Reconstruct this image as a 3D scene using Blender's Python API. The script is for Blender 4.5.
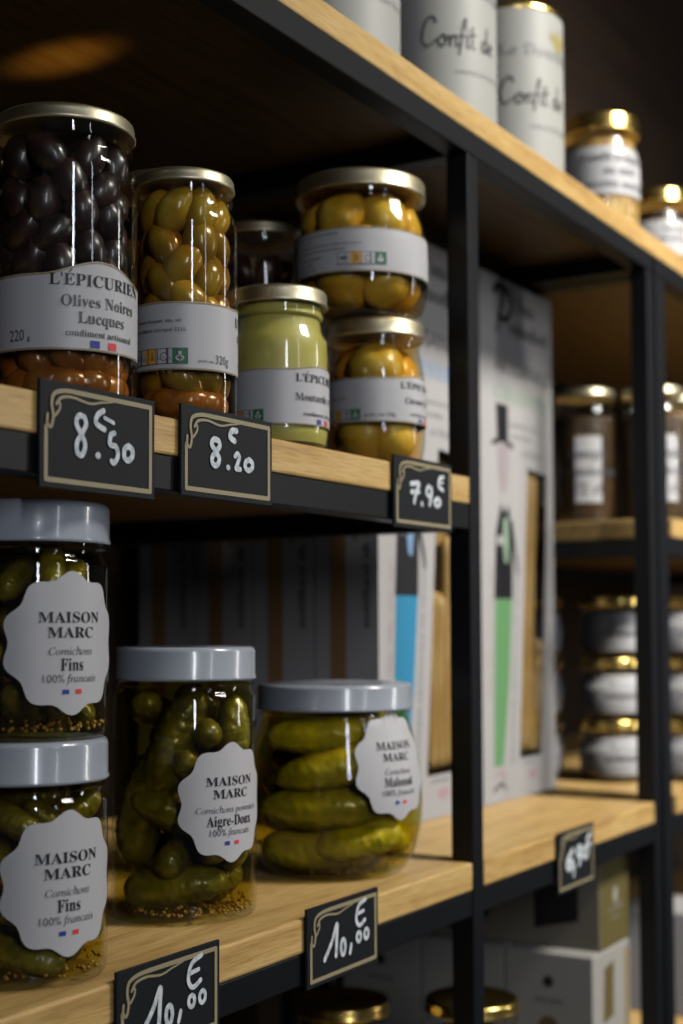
import bpy, bmesh, math, random
import numpy as np
from mathutils import Vector, Matrix, noise

for o in list(bpy.data.objects):
    bpy.data.objects.remove(o, do_unlink=True)
sc = bpy.context.scene
COL = sc.collection
PI = math.pi
H0 = 1.25                     # eye height above the shop floor
random.seed(7)

# ------------------------------------------------------------------ camera
p, t, ro = math.radians(2.835), math.radians(30.928), math.radians(-0.228)
F = Vector((math.cos(t)*math.cos(p), math.sin(t)*math.cos(p), math.sin(p)))
R = Vector((math.sin(t), -math.cos(t), 0)); U = R.cross(F)
R, U = R*math.cos(ro)+U*math.sin(ro), U*math.cos(ro)-R*math.sin(ro)
cd = bpy.data.cameras.new('camera')
cd.sensor_fit = 'VERTICAL'; cd.sensor_height = 36; cd.sensor_width = 24
cd.lens = 50; cd.shift_y = 43.2/1024; cd.clip_start = .01
cd.dof.use_dof = True; cd.dof.focus_distance = .87; cd.dof.aperture_fstop = 4.9
cam = bpy.data.objects.new('camera', cd); COL.objects.link(cam)
M = Matrix((R, U, -F)).transposed().to_4x4(); M.translation = Vector((0, 0, H0))
cam.matrix_world = M
sc.camera = cam

# ------------------------------------------------------------------ light and exposure
sc.view_settings.view_transform = 'Standard'; sc.view_settings.look = 'None'
sc.view_settings.gamma = 1; sc.view_settings.use_curve_mapping = False
sc.view_settings.exposure = 0.0
cy_ = sc.cycles
cy_.max_bounces = 14; cy_.diffuse_bounces = 0; cy_.transparent_max_bounces = 40; cy_.glossy_bounces = 4
cy_.transmission_bounces = 8; cy_.use_denoising = True
cy_.caustics_reflective = False; cy_.caustics_refractive = False
w = bpy.data.worlds.new('world'); sc.world = w; w.use_nodes = True
w.node_tree.nodes['Background'].inputs[0].default_value = (.93, .95, 1, 1)
w.node_tree.nodes['Background'].inputs[1].default_value = .045

def lamp(name, loc, target, sx, sy, power, col, spread=PI):
    l = bpy.data.lights.new(name, 'AREA'); l.shape = 'RECTANGLE'; l.size = sx; l.size_y = sy
    l.energy = power; l.color = col; l.spread = spread
    o = bpy.data.objects.new(name, l); COL.objects.link(o)
    o.location = (loc[0], loc[1], loc[2]+H0)
    d = Vector((target[0]-loc[0], target[1]-loc[1], target[2]-loc[2]))
    o.rotation_euler = d.to_track_quat('-Z', 'Y').to_euler()
    return o
lamp('ceiling_lamp', (1.48, -.90, 1.55), (1.95, .6, -.10), .70, .34, 21, (1, .96, .88), math.radians(86))
lamp('unseen_strip_light', (-.75, -1.45, .80), (.9, .62, .15), .16, 1.1, 14, (.90, .93, 1))  # added strip, no real window: fills left-facing labels and carton sides
lamp('unseen_strip_light', (.45, -1.75, .98), (.75, .55, .3), .09, 1.1, 2.5, (.84, .92, 1))  # unseen strip, mirrored as a tall streak on the jar glass
lamp('unseen_strip_light', (2.7, -1.45, .60), (1.5, .65, .20), .16, 1.0, 8, (1, .97, .92))  # added strip, no real window: fills the right bay and board undersides

sl = bpy.data.lights.new('added_glow_spot', 'SPOT'); sl.energy = 80; sl.color = (1, .55, .12)  # added spot, no such lamp: makes the amber glow under the top board
sl.spot_size = math.radians(1.55); sl.spot_blend = 1; sl.shadow_soft_size = .01
so = bpy.data.objects.new('added_glow_spot', sl); COL.objects.link(so); so.location = (.62, -1.2, -.62+H0)
so.rotation_euler = Vector((.786-.62, .711+1.2, .423+.62)).to_track_quat('-Z', 'Y').to_euler()

# ------------------------------------------------------------------ mesh helpers
def tagit(o, label, cat, group=None):
    o['label'] = label; o['category'] = cat
    if group: o['group'] = group
    return o
def obj(name, bm, mats, parent=None, loc=None, smooth=False, auto=None):
    me = bpy.data.meshes.new(name)
    bm.normal_update(); bm.to_mesh(me); bm.free()
    for m in (mats if isinstance(mats, (list, tuple)) else [mats]): me.materials.append(m)
    if smooth:
        for f in me.polygons: f.use_smooth = True
        if auto is not None: me.set_sharp_from_angle(angle=math.radians(auto))
    o = bpy.data.objects.new(name, me); COL.objects.link(o)
    if parent: o.parent = parent
    if loc is not None: o.location = loc
    return o
def thing(name, label, cat, loc, group=None, rz=0, lift=.0004):
    o = bpy.data.objects.new(name, None); COL.objects.link(o); o.empty_display_size = .03
    o.location = (loc[0], loc[1], loc[2]+H0+lift); o.rotation_euler = (0, 0, rz)
    return tagit(o, label, cat, group)
def box(bm, a, b, bev=0, mi=0):
    x0, y0, z0 = a; x1, y1, z1 = b
    g = bmesh.ops.create_cube(bm, size=1)
    for v in g['verts']:
        v.co = Vector((x0+(v.co.x+.5)*(x1-x0), y0+(v.co.y+.5)*(y1-y0), z0+(v.co.z+.5)*(z1-z0)))
    fs = set(f for v in g['verts'] for f in v.link_faces)
    if bev:
        es = set(e for f in fs for e in f.edges)
        r = bmesh.ops.bevel(bm, geom=list(es), offset=bev, segments=2, affect='EDGES', profile=.5)
        fs = set(r['faces']) | set(f for f in fs if f.is_valid)
    for f in fs: f.material_index = mi
def lathe(bm, prof, n=72, cap0=True, cap1=True, mi=0):
    rings = []
    for r, z in prof:
        rings.append([bm.verts.new((r*math.cos(2*PI*i/n), r*math.sin(2*PI*i/n), z)) for i in range(n)])
    for a, b in zip(rings, rings[1:]):
        for i in range(n):
            bm.faces.new((a[i], a[(i+1) % n], b[(i+1) % n], b[i])).material_index = mi
    if cap0: bm.faces.new(rings[0][::-1]).material_index = mi
    if cap1: bm.faces.new(rings[-1]).material_index = mi
def prof_r(prof, z):
    """outer radius of a lathe profile at height z"""
    best = prof[0][0]
    for (r0, z0), (r1, z1) in zip(prof, prof[1:]):
        if z1 > z0 and z0 <= z <= z1: return r0+(r1-r0)*(z-z0)/(z1-z0)
    return prof[-1][0]
def smooth_prof(pts, k=3):
    for _ in range(k):
        q = [pts[0]]
        for a, b in zip(pts, pts[1:]):
            q += [(a[0]*.75+b[0]*.25, a[1]*.75+b[1]*.25), (a[0]*.25+b[0]*.75, a[1]*.25+b[1]*.75)]
        q.append(pts[-1]); pts = q
    return pts

# ---- lettering
def remap(s, up, lo, dg):
    o = ''
    acc = {'é': 'e', 'ç': 'c', 'à': 'a'}
    for c in s:
        c = acc.get(c, c)
        if 'A' <= c <= 'Z': o += chr(up+ord(c)-65)
        elif 'a' <= c <= 'z': o += '\u210e' if (lo == 0x1D44E and c == 'h') else chr(lo+ord(c)-97)
        elif '0' <= c <= '9' and dg: o += chr(dg+ord(c)-48)
        else: o += c
    return o
STY = {'serif': (0x1D400, 0x1D41A, 0x1D7CE, 0), 'bold': (0x1D400, 0x1D41A, 0x1D7CE, 0), 'italic': (0x1D434, 0x1D44E, None, 0),
       'sans': None}
_tc = {}
def text_tris(s, style):
    k = (s, style)
    if k in _tc: return _tc[k]
    c = bpy.data.curves.new('lettering', 'FONT')
    st = STY[style]
    c.body = remap(s, *st[:3]) if st else s
    c.size = 1; c.resolution_u = 3
    if st: c.offset = st[3]
    o = bpy.data.objects.new('lettering', c); COL.objects.link(o)
    ev = o.evaluated_get(bpy.context.evaluated_depsgraph_get()); me = ev.to_mesh()
    V = [(v.co.x, v.co.y) for v in me.vertices]; Fc = [tuple(q.vertices) for q in me.polygons]
    ev.to_mesh_clear(); bpy.data.objects.remove(o); bpy.data.curves.remove(c)
    x0 = min(v[0] for v in V); x1 = max(v[0] for v in V)
    V = [(x-x0, y) for x, y in V]
    _tc[k] = (V, Fc, x1-x0); return _tc[k]
def put_text(bm, s, style, size, cx, y, fmap, mi, width=None, xs=1.0, align='C'):
    V, Fc, wd = text_tris(s, style)
    sx = size*xs
    if width: sx = width/wd
    off = {'C': -wd*sx/2, 'L': 0, 'R': -wd*sx}[align]
    vs = [bm.verts.new(fmap(cx+off+x*sx, y+yy*size)) for x, yy in V]
    for f in Fc:
        try: bm.faces.new([vs[i] for i in f]).material_index = mi
        except ValueError: pass
    return wd*sx
def put_poly(bm, pts, fmap, mi):
    vs = [bm.verts.new(fmap(x, y)) for x, y in pts]
    bm.faces.new(vs).material_index = mi
def put_rect(bm, x0, y0, x1, y1, fmap, mi, n=1):
    for i in range(n):
        a = x0+(x1-x0)*i/n; b = x0+(x1-x0)*(i+1)/n
        put_poly(bm, [(a, y0), (b, y0), (b, y1), (a, y1)], fmap, mi)
_stack = [0]
def raised(fmap, k):
    """the same surface map, k metres further out along its normal"""
    def g(x, y):
        q = Vector(fmap(x, y)); n = (Vector(fmap(x+.004, y))-q).cross(Vector(fmap(x, y+.004))-q)
        return q+n.normalized()*k if n.length > 0 else q
    return g
def disc(bm, x, y, rx, ry, fmap, mi, n=16):
    put_poly(bm, [(x+rx*math.cos(2*PI*i/n), y+ry*math.sin(2*PI*i/n)) for i in range(n)], fmap, mi)
def catmull(P, k=8, closed=False):
    if len(P) < 3: return list(P)
    out = []; n = len(P)
    rng = range(n if closed else n-1)
    for i in rng:
        if closed: p0, p1, p2, p3 = P[(i-1) % n], P[i], P[(i+1) % n], P[(i+2) % n]
        else: p0, p1, p2, p3 = P[max(i-1, 0)], P[i], P[i+1], P[min(i+2, n-1)]
        for j in range(k):
            u = j/k
            out.append(tuple(.5*((2*b)+(-a+c)*u+(2*a-5*b+4*c-d)*u*u+(-a+3*b-3*c+d)*u**3) for a, b, c, d in zip(p0, p1, p2, p3)))
    out.append(P[0] if closed else P[-1]); return out
def ribbon(bm, P, wdt, fmap, mi, smooth=True, w1=None):
    """a brush stroke of the given width along a polyline, round ended"""
    Q = catmull(P) if smooth else list(P)
    n = len(Q); L = []; Rr = []
    for i, (x, y) in enumerate(Q):
        a = Q[max(i-1, 0)]; b = Q[min(i+1, n-1)]
        dx, dy = b[0]-a[0], b[1]-a[1]; l = math.hypot(dx, dy) or 1
        ww = wdt if w1 is None else wdt+(w1-wdt)*i/(n-1)
        L.append((x-dy/l*ww/2, y+dx/l*ww/2)); Rr.append((x+dy/l*ww/2, y-dx/l*ww/2))
    _stack[0] = (_stack[0]+1) % 6; k0 = .00001+_stack[0]*.00003
    lv = [bm.verts.new(raised(fmap, k0+.000025*i/n)(*q)) for i, q in enumerate(L)]
    rv = [bm.verts.new(raised(fmap, k0+.000025*i/n)(*q)) for i, q in enumerate(Rr)]
    for i in range(n-1):
        try: bm.faces.new((rv[i], rv[i+1], lv[i+1], lv[i])).material_index = mi
        except ValueError: pass
    for e, ww, kk in ((Q[0], wdt, k0-.00001), (Q[-1], w1 or wdt, k0+.000035)): disc(bm, e[0], e[1], ww/2, ww/2, raised(fmap, kk), mi, 12)

# ------------------------------------------------------------------ materials
def newmat(name):
    m = bpy.data.materials.new(name); m.use_nodes = True
    return m, m.node_tree.nodes, m.node_tree.links, m.node_tree.nodes['Principled BSDF']
def plain(name, c, rough=.5, metal=0, coat=0, spec=.5):
    m, n, l, b = newmat(name)
    b.inputs['Base Color'].default_value = (*c, 1); b.inputs['Roughness'].default_value = rough
    b.inputs['Metallic'].default_value = metal; b.inputs['Coat Weight'].default_value = coat
    b.inputs['Specular IOR Level'].default_value = spec
    return m
def mottled(name, c0, c1, scale=40, rough=.4, metal=0, bump=0, coat=0, stretch=(1, 1, 1), detail=4, lo=.35, hi=.65, rnd=0):
    m, n, l, b = newmat(name)
    tc = n.new('ShaderNodeTexCoord'); mp = n.new('ShaderNodeMapping'); mp.inputs['Scale'].default_value = stretch
    tx = n.new('ShaderNodeTexNoise'); tx.inputs['Scale'].default_value = scale; tx.inputs['Detail'].default_value = detail
    cr = n.new('ShaderNodeValToRGB'); cr.color_ramp.elements[0].position = lo; cr.color_ramp.elements[1].position = hi
    cr.color_ramp.elements[0].color = (*c0, 1); cr.color_ramp.elements[1].color = (*c1, 1)
    l.new(tc.outputs['Object'], mp.inputs[0]); l.new(mp.outputs[0], tx.inputs['Vector']); l.new(tx.outputs[0], cr.inputs[0])
    out = cr.outputs[0]
    if rnd:
        oi = n.new('ShaderNodeObjectInfo'); hs = n.new('ShaderNodeHueSaturation'); mr = n.new('ShaderNodeMapRange')
        mr.inputs[3].default_value = 1-rnd; mr.inputs[4].default_value = 1+rnd
        l.new(oi.outputs['Random'], mr.inputs[0]); l.new(mr.outputs[0], hs.inputs['Value']); l.new(out, hs.inputs['Color']); out = hs.outputs[0]
    l.new(out, b.inputs['Base Color'])
    b.inputs['Roughness'].default_value = rough; b.inputs['Metallic'].default_value = metal; b.inputs['Coat Weight'].default_value = coat
    if bump:
        bp = n.new('ShaderNodeBump'); bp.inputs['Strength'].default_value = bump; bp.inputs['Distance'].default_value = .002
        l.new(tx.outputs[0], bp.inputs['Height']); l.new(bp.outputs[0], b.inputs['Normal'])
    return m
def wood(name, c0, c1, c2, rough=.42, grain=(2.2, 30, 30)):
    m, n, l, b = newmat(name)
    tc = n.new('ShaderNodeTexCoord'); mp = n.new('ShaderNodeMapping'); mp.inputs['Scale'].default_value = grain
    tx = n.new('ShaderNodeTexNoise'); tx.inputs['Scale'].default_value = 2.2; tx.inputs['Detail'].default_value = 6; tx.inputs['Distortion'].default_value = 1.2
    mp2 = n.new('ShaderNodeMapping'); mp2.inputs['Scale'].default_value = (grain[0]*6, grain[1]*9, grain[2]*9)
    t2 = n.new('ShaderNodeTexNoise'); t2.inputs['Scale'].default_value = 3; t2.inputs['Detail'].default_value = 3
    cr = n.new('ShaderNodeValToRGB'); e = cr.color_ramp.elements
    e[0].position = .3; e[0].color = (*c0, 1); e[1].position = .72; e[1].color = (*c2, 1)
    k = e.new(.5); k.color = (*c1, 1)
    mx = n.new('ShaderNodeMix'); mx.data_type = 'RGBA'; mx.blend_type = 'MULTIPLY'; mx.inputs[0].default_value = .45
    c3 = n.new('ShaderNodeValToRGB'); c3.color_ramp.elements[0].position = .35; c3.color_ramp.elements[0].color = (.45, .38, .3, 1); c3.color_ramp.elements[1].position = .55
    l.new(tc.outputs['Object'], mp.inputs[0]); l.new(mp.outputs[0], tx.inputs['Vector'])
    l.new(tc.outputs['Object'], mp2.inputs[0]); l.new(mp2.outputs[0], t2.inputs['Vector'])
    l.new(tx.outputs[0], cr.inputs[0]); l.new(t2.outputs[0], c3.inputs[0])
    l.new(cr.outputs[0], mx.inputs[6]); l.new(c3.outputs[0], mx.inputs[7]); l.new(mx.outputs[2], b.inputs['Base Color'])
    b.inputs['Roughness'].default_value = rough
    bp = n.new('ShaderNodeBump'); bp.inputs['Strength'].default_value = .15; bp.inputs['Distance'].default_value = .001
    l.new(t2.outputs[0], bp.inputs['Height']); l.new(bp.outputs[0], b.inputs['Normal'])
    return m
def glassy(name, tint, base=.045, rough=.015, vol=None):
    """thin clear wall: what is behind shows through, grazing angles mirror"""
    m = bpy.data.materials.new(name); m.use_nodes = True; n = m.node_tree.nodes; l = m.node_tree.links; n.clear()
    out = n.new('ShaderNodeOutputMaterial'); tr = n.new('ShaderNodeBsdfTransparent'); tr.inputs[0].default_value = (*tint, 1)
    if base:
        gl = n.new('ShaderNodeBsdfGlossy'); gl.inputs['Roughness'].default_value = rough
        lw = n.new('ShaderNodeLayerWeight'); lw.inputs[0].default_value = .5
        pw = n.new('ShaderNodeMath'); pw.operation = 'POWER'; pw.inputs[1].default_value = 5
        ma = n.new('ShaderNodeMath'); ma.operation = 'MULTIPLY_ADD'; ma.inputs[1].default_value = .8; ma.inputs[2].default_value = base
        mx = n.new('ShaderNodeMixShader')
        l.new(lw.outputs['Facing'], pw.inputs[0]); l.new(pw.outputs[0], ma.inputs[0]); l.new(ma.outputs[0], mx.inputs[0])
        l.new(tr.outputs[0], mx.inputs[1]); l.new(gl.outputs[0], mx.inputs[2]); l.new(mx.outputs[0], out.inputs[0])
    else: l.new(tr.outputs[0], out.inputs[0])
    if vol:
        va = n.new('ShaderNodeVolumeAbsorption'); va.inputs[0].default_value = (*vol[0], 1); va.inputs[1].default_value = vol[1]
        l.new(va.outputs[0], out.inputs['Volume'])
    return m

OAK = wood('oak', (.46, .275, .095), (.62, .40, .145), (.68, .465, .19))
STEEL = plain('black_steel', (.006, .0068, .009), .45, spec=.30)
WHITE_LID = plain('white_lid_enamel', (.34, .37, .425), .22, 0, .5)
GOLD_LID = mottled('gold_lid_tin', (.52, .47, .33), (.60, .55, .40), 25, .42, 1)
BRASS_LID = plain('yellow_gold_tin', (.80, .58, .18), .24, 1)
PAPER = plain('label_paper', (.50, .495, .515), .45)
INK = plain('black_ink', (.012, .012, .016), .5)
GREYINK = plain('grey_ink', (.085, .085, .095), .5)
PALEINK = plain('pale_grey_ink', (.25, .25, .26), .5)
GOLDINK = plain('gold_print', (.33, .23, .08), .4)
BLUE = plain('flag_blue', (.03, .05, .30), .5)
RED = plain('flag_red', (.72, .05, .06), .5)
ORANGE = plain('orange_print', (.75, .36, .04), .5)
GREENP = plain('green_print', (.02, .16, .07), .5)
LABELM = [PAPER, INK, GREYINK, GOLDINK, BLUE, RED, ORANGE, GREENP, PALEINK]
GLASS = glassy('clear_glass', (.97, .98, .97))
BRINE_G = glassy('pickle_brine', (.97, .97, .93), 0, vol=((.80, .73, .01), 52))
BRINE_A = glassy('amber_brine', (.97, .95, .88), 0, vol=((.86, .44, .02), 40))
BRINE_Y = glassy('lemon_brine', (.98, .95, .85), 0, vol=((.93, .60, .02), 34))
BRINE_D = glassy('dark_brine', (.95, .9, .88), 0, vol=((.55, .28, .08), 22))
def gherkin_mat(name, c0, c1):
    m = mottled(name, c0, c1, 85, .30, 0, .7, .4, (1, 1, .55), 5, .30, .72, .25)
    n = m.node_tree.nodes; l = m.node_tree.links; b = n['Principled BSDF']
    return m
GHERKIN_SHADED = gherkin_mat('shaded_gherkin_skin', (.065, .054, .003), (.25, .205, .016))  # darker copy: shade on the left jars put into the skin colour
GHERKIN_LIT = gherkin_mat('lit_gherkin_skin', (.38, .30, .008), (.80, .63, .030))  # brighter copy for the Malossol jar: its stronger light put into the colour
OLIVE_G = mottled('green_olive_skin', (.24, .15, .012), (.40, .29, .03), 30, .22, 0, .05, .5, rnd=.35)
OLIVE_B = mottled('black_olive_skin', (.010, .0045, .004), (.036, .017, .013), 60, .35, 0, .2, .3, rnd=.4)
OLIVE_GLOW = mottled('amber_glow_olive_skin', (.26, .085, .010), (.36, .16, .025), 40, .25, 0, .05, .5, rnd=.35)  # orange glow of light through the jar bottom, put into the olive colour
LEMON = mottled('preserved_lemon_peel', (.62, .38, .03), (.80, .58, .09), 45, .35, 0, .15, .3, rnd=.15)
SEED = mottled('mustard_seed_skin', (.30, .13, .02), (.48, .27, .05), 200, .4)
MUSTARD = mottled('mustard_paste', (.46, .40, .075), (.56, .49, .12), 26, .45, 0, .2, .2)
PATE = mottled('preserve_filling', (.30, .15, .03), (.62, .40, .12), 60, .45, 0, .2, .2)

# ------------------------------------------------------------------ the room
def structure(name, a, b, m):
    bm = bmesh.new(); box(bm, a, b); o = obj(name, bm, m); o['kind'] = 'structure'; return o
WALLM = wood('dark_wall_boards', (.024, .011, .005), (.034, .017, .008), (.045, .022, .010), .85, (.6, 9, 9))
FLOORM = mottled('grey_floor_tiles', (.03, .028, .026), (.045, .042, .038), 3, .5)
structure('floor', (-1.5, -3, -.05), (6.5, 1.1, 0), FLOORM)
structure('wall_back', (-1.5, 1.0, 0), (6.5, 1.1, 3.0), WALLM)
structure('ceiling', (-1.5, -3, 3.0), (6.5, 1.1, 3.05), plain('dark_ceiling_paint', (.05, .045, .04), .8))

# ------------------------------------------------------------------ shelving units
D = .52; YB = .965; TW = .0205
ZB, ZM, ZT, ZL = -.19708, .1244, .4229, -.50
def plank(parent, x0, x1, ztop, th=.0228, y0=D):
    bm = bmesh.new(); box(bm, (0, 0, 0), (x1-x0, YB-y0, th), .0018)
    return obj('shelf_board', bm, OAK, parent, (x0-parent.location.x, y0-parent.location.y, ztop-th+H0))
def bar(name, parent, a, b):
    bm = bmesh.new(); c = [a[i] for i in range(3)]
    box(bm, (0, 0, 0), (b[0]-a[0], b[1]-a[1], b[2]-a[2]), .0013)
    return obj(name, bm, STEEL, parent, (a[0]-parent.location.x, a[1]-parent.location.y, a[2]+H0))
def unit(name_label, posts, levels):
    """posts: list of (x0,x1); levels: list of (ztop of board, [bay indices], whole length?)"""
    u = thing('shelf_unit', name_label, 'shelf', (posts[0][0], D, -H0), lift=0)
    for x0, x1 in posts:
        for y0, y1 in ((D, D+TW), (YB-TW, YB)):
            bar('post', u, (x0, y0, -H0), (x1, y1, ZT-TW-.0005))
    for z, bays, boards in levels:
        for k in bays:
            xa, xb = posts[k][1], posts[k+1][0]
            zt = z-.0228
            if z == ZT+.0228: continue
            bar('rail', u, (xa, D+.0012, zt-.0215), (xb, D+TW, zt))
            bar('rail', u, (xa, YB-TW, zt-.0215), (xb, YB, zt))
        used = sorted(set(bays) | set(k+1 for k in bays))
        for k in used:
            if z == ZT+.0228: break
            x0, x1 = posts[k]; zt = z-.0228
            if x0 == 1.5760 and z == ZM: x0, x1 = 1.6225, 1.6450
            bar('side_rail', u, (x0, D+TW+.001, zt-.0215), (x1, YB-TW-.001, zt))
        for x0, x1 in boards: plank(u, x0, x1, z)
    xa, xb = posts[0][0], posts[-1][1]
    bar('rail', u, (xa, D, ZT-TW), (xb, D+TW, ZT)); bar('rail', u, (xa, YB-TW, ZT-TW), (xb, YB, ZT))
    for x0, x1 in posts: bar('side_rail', u, (x0, D+TW, ZT-TW), (x1, YB-TW, ZT))
    return u
P1 = [(.16, .1805), (1.0792, 1.0995), (1.5430, 1.5650)]
unit('black steel and oak shelf unit holding the jars and price tags in the foreground', P1,
     [(ZL, [0, 1], [(.182, 1.078), (1.101, 1.542)]), (ZB, [0, 1], [(.182, 1.0785), (1.1005, 1.5425)]),
      (ZM, [0], [(.182, 1.0785)]), (ZT+.0228, [0, 1], [(.16, 1.5655)])])
P2 = [(1.5760, 1.6050), (2.85, 2.872)]
unit('black steel and oak shelf unit standing at the far right behind the first one', P2,
     [(ZL, [0], [(1.622, 2.848)]), (ZB, [0], [(1.622, 2.848)]), (ZM, [0], [(1.622, 2.848)]), (ZT+.0228, [0], [(1.5665, 2.872)])])
ZTW = ZT+.0228

# ------------------------------------------------------------------ jar building blocks
def lid_bm(r, h, seg=96):
    bm = bmesh.new()
    lathe(bm, [(r*.93, .0008), (r-.0002, 0), (r+.0004, .0008), (r+.0004, .0018), (r-.0003, .003), (r-.0003, h-.0035), (r-.0008, h-.0018), (r-.0020, h-.0005), (r-.0036, h),
               (r-.006, h-.0002), (r-.0085, h-.0012), (r*.3, h-.0012)], seg)
    return bm
def glass_bm(prof, seg=96):
    bm = bmesh.new()
    r0 = prof[0][0]
    lathe(bm, [(r0*.72, .0018), (r0*.92, .0006)]+prof, seg, True, False)
    return bm
def cyl_map(prof, az, off, aspect=None, z0=0):
    def f(x, y):
        r = prof_r(prof, z0+y); rr = aspect or r
        a = az+x/rr
        return ((r+off)*math.cos(a), (r+off)*math.sin(a), z0+y)
    return f
def relax(n, Rr, z0, z1, r, it=260, seed=1, fall=.0006):
    """settle n balls of radius r into a cylinder"""
    g = np.random.default_rng(seed)
    a = g.uniform(0, 2*PI, n); rad = (Rr-r)*np.sqrt(g.uniform(0, 1, n))
    P = np.stack([rad*np.cos(a), rad*np.sin(a), g.uniform(z0+r, max(z1-r, z0+r+.001), n)], 1)
    for k in range(it):
        d = P[:, None]-P[None]; L = np.linalg.norm(d, axis=2)+np.eye(n)
        ov = np.clip(2*r-L, 0, None)*(1-np.eye(n))
        P += (d/L[..., None]*ov[..., None]).sum(1)*.35
        P[:, 2] -= fall
        q = np.hypot(P[:, 0], P[:, 1]); s = np.minimum(1, (Rr-r)/np.maximum(q, 1e-6)); P[:, 0] *= s; P[:, 1] *= s
        P[:, 2] = np.clip(P[:, 2], z0+r, z1-r)
    return P
def gherkin_mesh(L, r, seed, curve=.12, m=None, seg=30, rings=44, wart=.095):
    """a bumpy, slightly curved pickled gherkin lying along local Z, centred"""
    bm = bmesh.new(); rn = random.Random(seed); R_ = []
    offv = Vector((seed*3.1, seed*1.7, 0))
    for i in range(rings+1):
        u = i/rings; s = 2*u-1
        rad = r*(max(0, 1-abs(s)**3.2))**.5*(1-.10*s)
        z = L/2*s; cx = curve*L*(1-s*s)*.5
        ring = []
        for j in range(seg):
            a = 2*PI*j/seg
            pnt = Vector((math.cos(a)*rad, math.sin(a)*rad, z))
            nn = noise.noise(pnt*160+offv)*wart*.6+noise.noise(pnt*380+offv)*wart
            k = max(rad, .0004)*(1+nn+.03*math.cos(3*a))
            ring.append(bm.verts.new((math.cos(a)*k+cx, math.sin(a)*k, z)))
        R_.append(ring)
    for A, B in zip(R_, R_[1:]):
        for j in range(seg): bm.faces.new((A[j], A[(j+1) % seg], B[(j+1) % seg], B[j]))
    bm.faces.new(R_[0][::-1]); bm.faces.new(R_[-1])
    me = bpy.data.meshes.new('gherkin'); bm.normal_update(); bm.to_mesh(me); bm.free()
    me.materials.append(m or GHERKIN_SHADED)
    for f in me.polygons: f.use_smooth = True
    return me
def olive_mesh(name, r, L, m, seed, rough=.0):
    bm = bmesh.new(); bmesh.ops.create_uvsphere(bm, u_segments=20, v_segments=14, radius=1)
    for v in bm.verts:
        c = v.co; k = 1+noise.noise(c*2.2+Vector((seed, 0, 0)))*(.05+rough)
        tip = 1-.10*max(0, c.z)
        v.co = Vector((c.x*r*k*tip, c.y*r*k*tip, c.z*L*k))
    me = bpy.data.meshes.new(name); bm.to_mesh(me); bm.free(); me.materials.append(m)
    for f in me.polygons: f.use_smooth = True
    return me
def child(name, me, parent, loc, rot):
    o = bpy.data.objects.new(name, me); COL.objects.link(o); o.parent = parent
    o.location = loc; o.rotation_euler = rot; return o
def fill_balls(parent, name, meshes, P, seed=0, low=None, zlow=0):
    """lay the fruit at the settled places, long side along the glass"""
    rn = random.Random(seed)
    for i, q in enumerate(P):
        a = math.atan2(q[1], q[0]); k = rn.uniform(.7, 1.57)*rn.choice((1, -1))
        if q[2] < .018: k = rn.uniform(-.25, .25)
        d = Vector((-math.sin(a)*math.cos(k), math.cos(a)*math.cos(k), math.sin(k)))
        ms = low if low and q[2] < zlow else meshes
        child(name, ms[i % len(ms)], parent, q, d.to_track_quat('Z', 'Y').to_euler())
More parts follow.
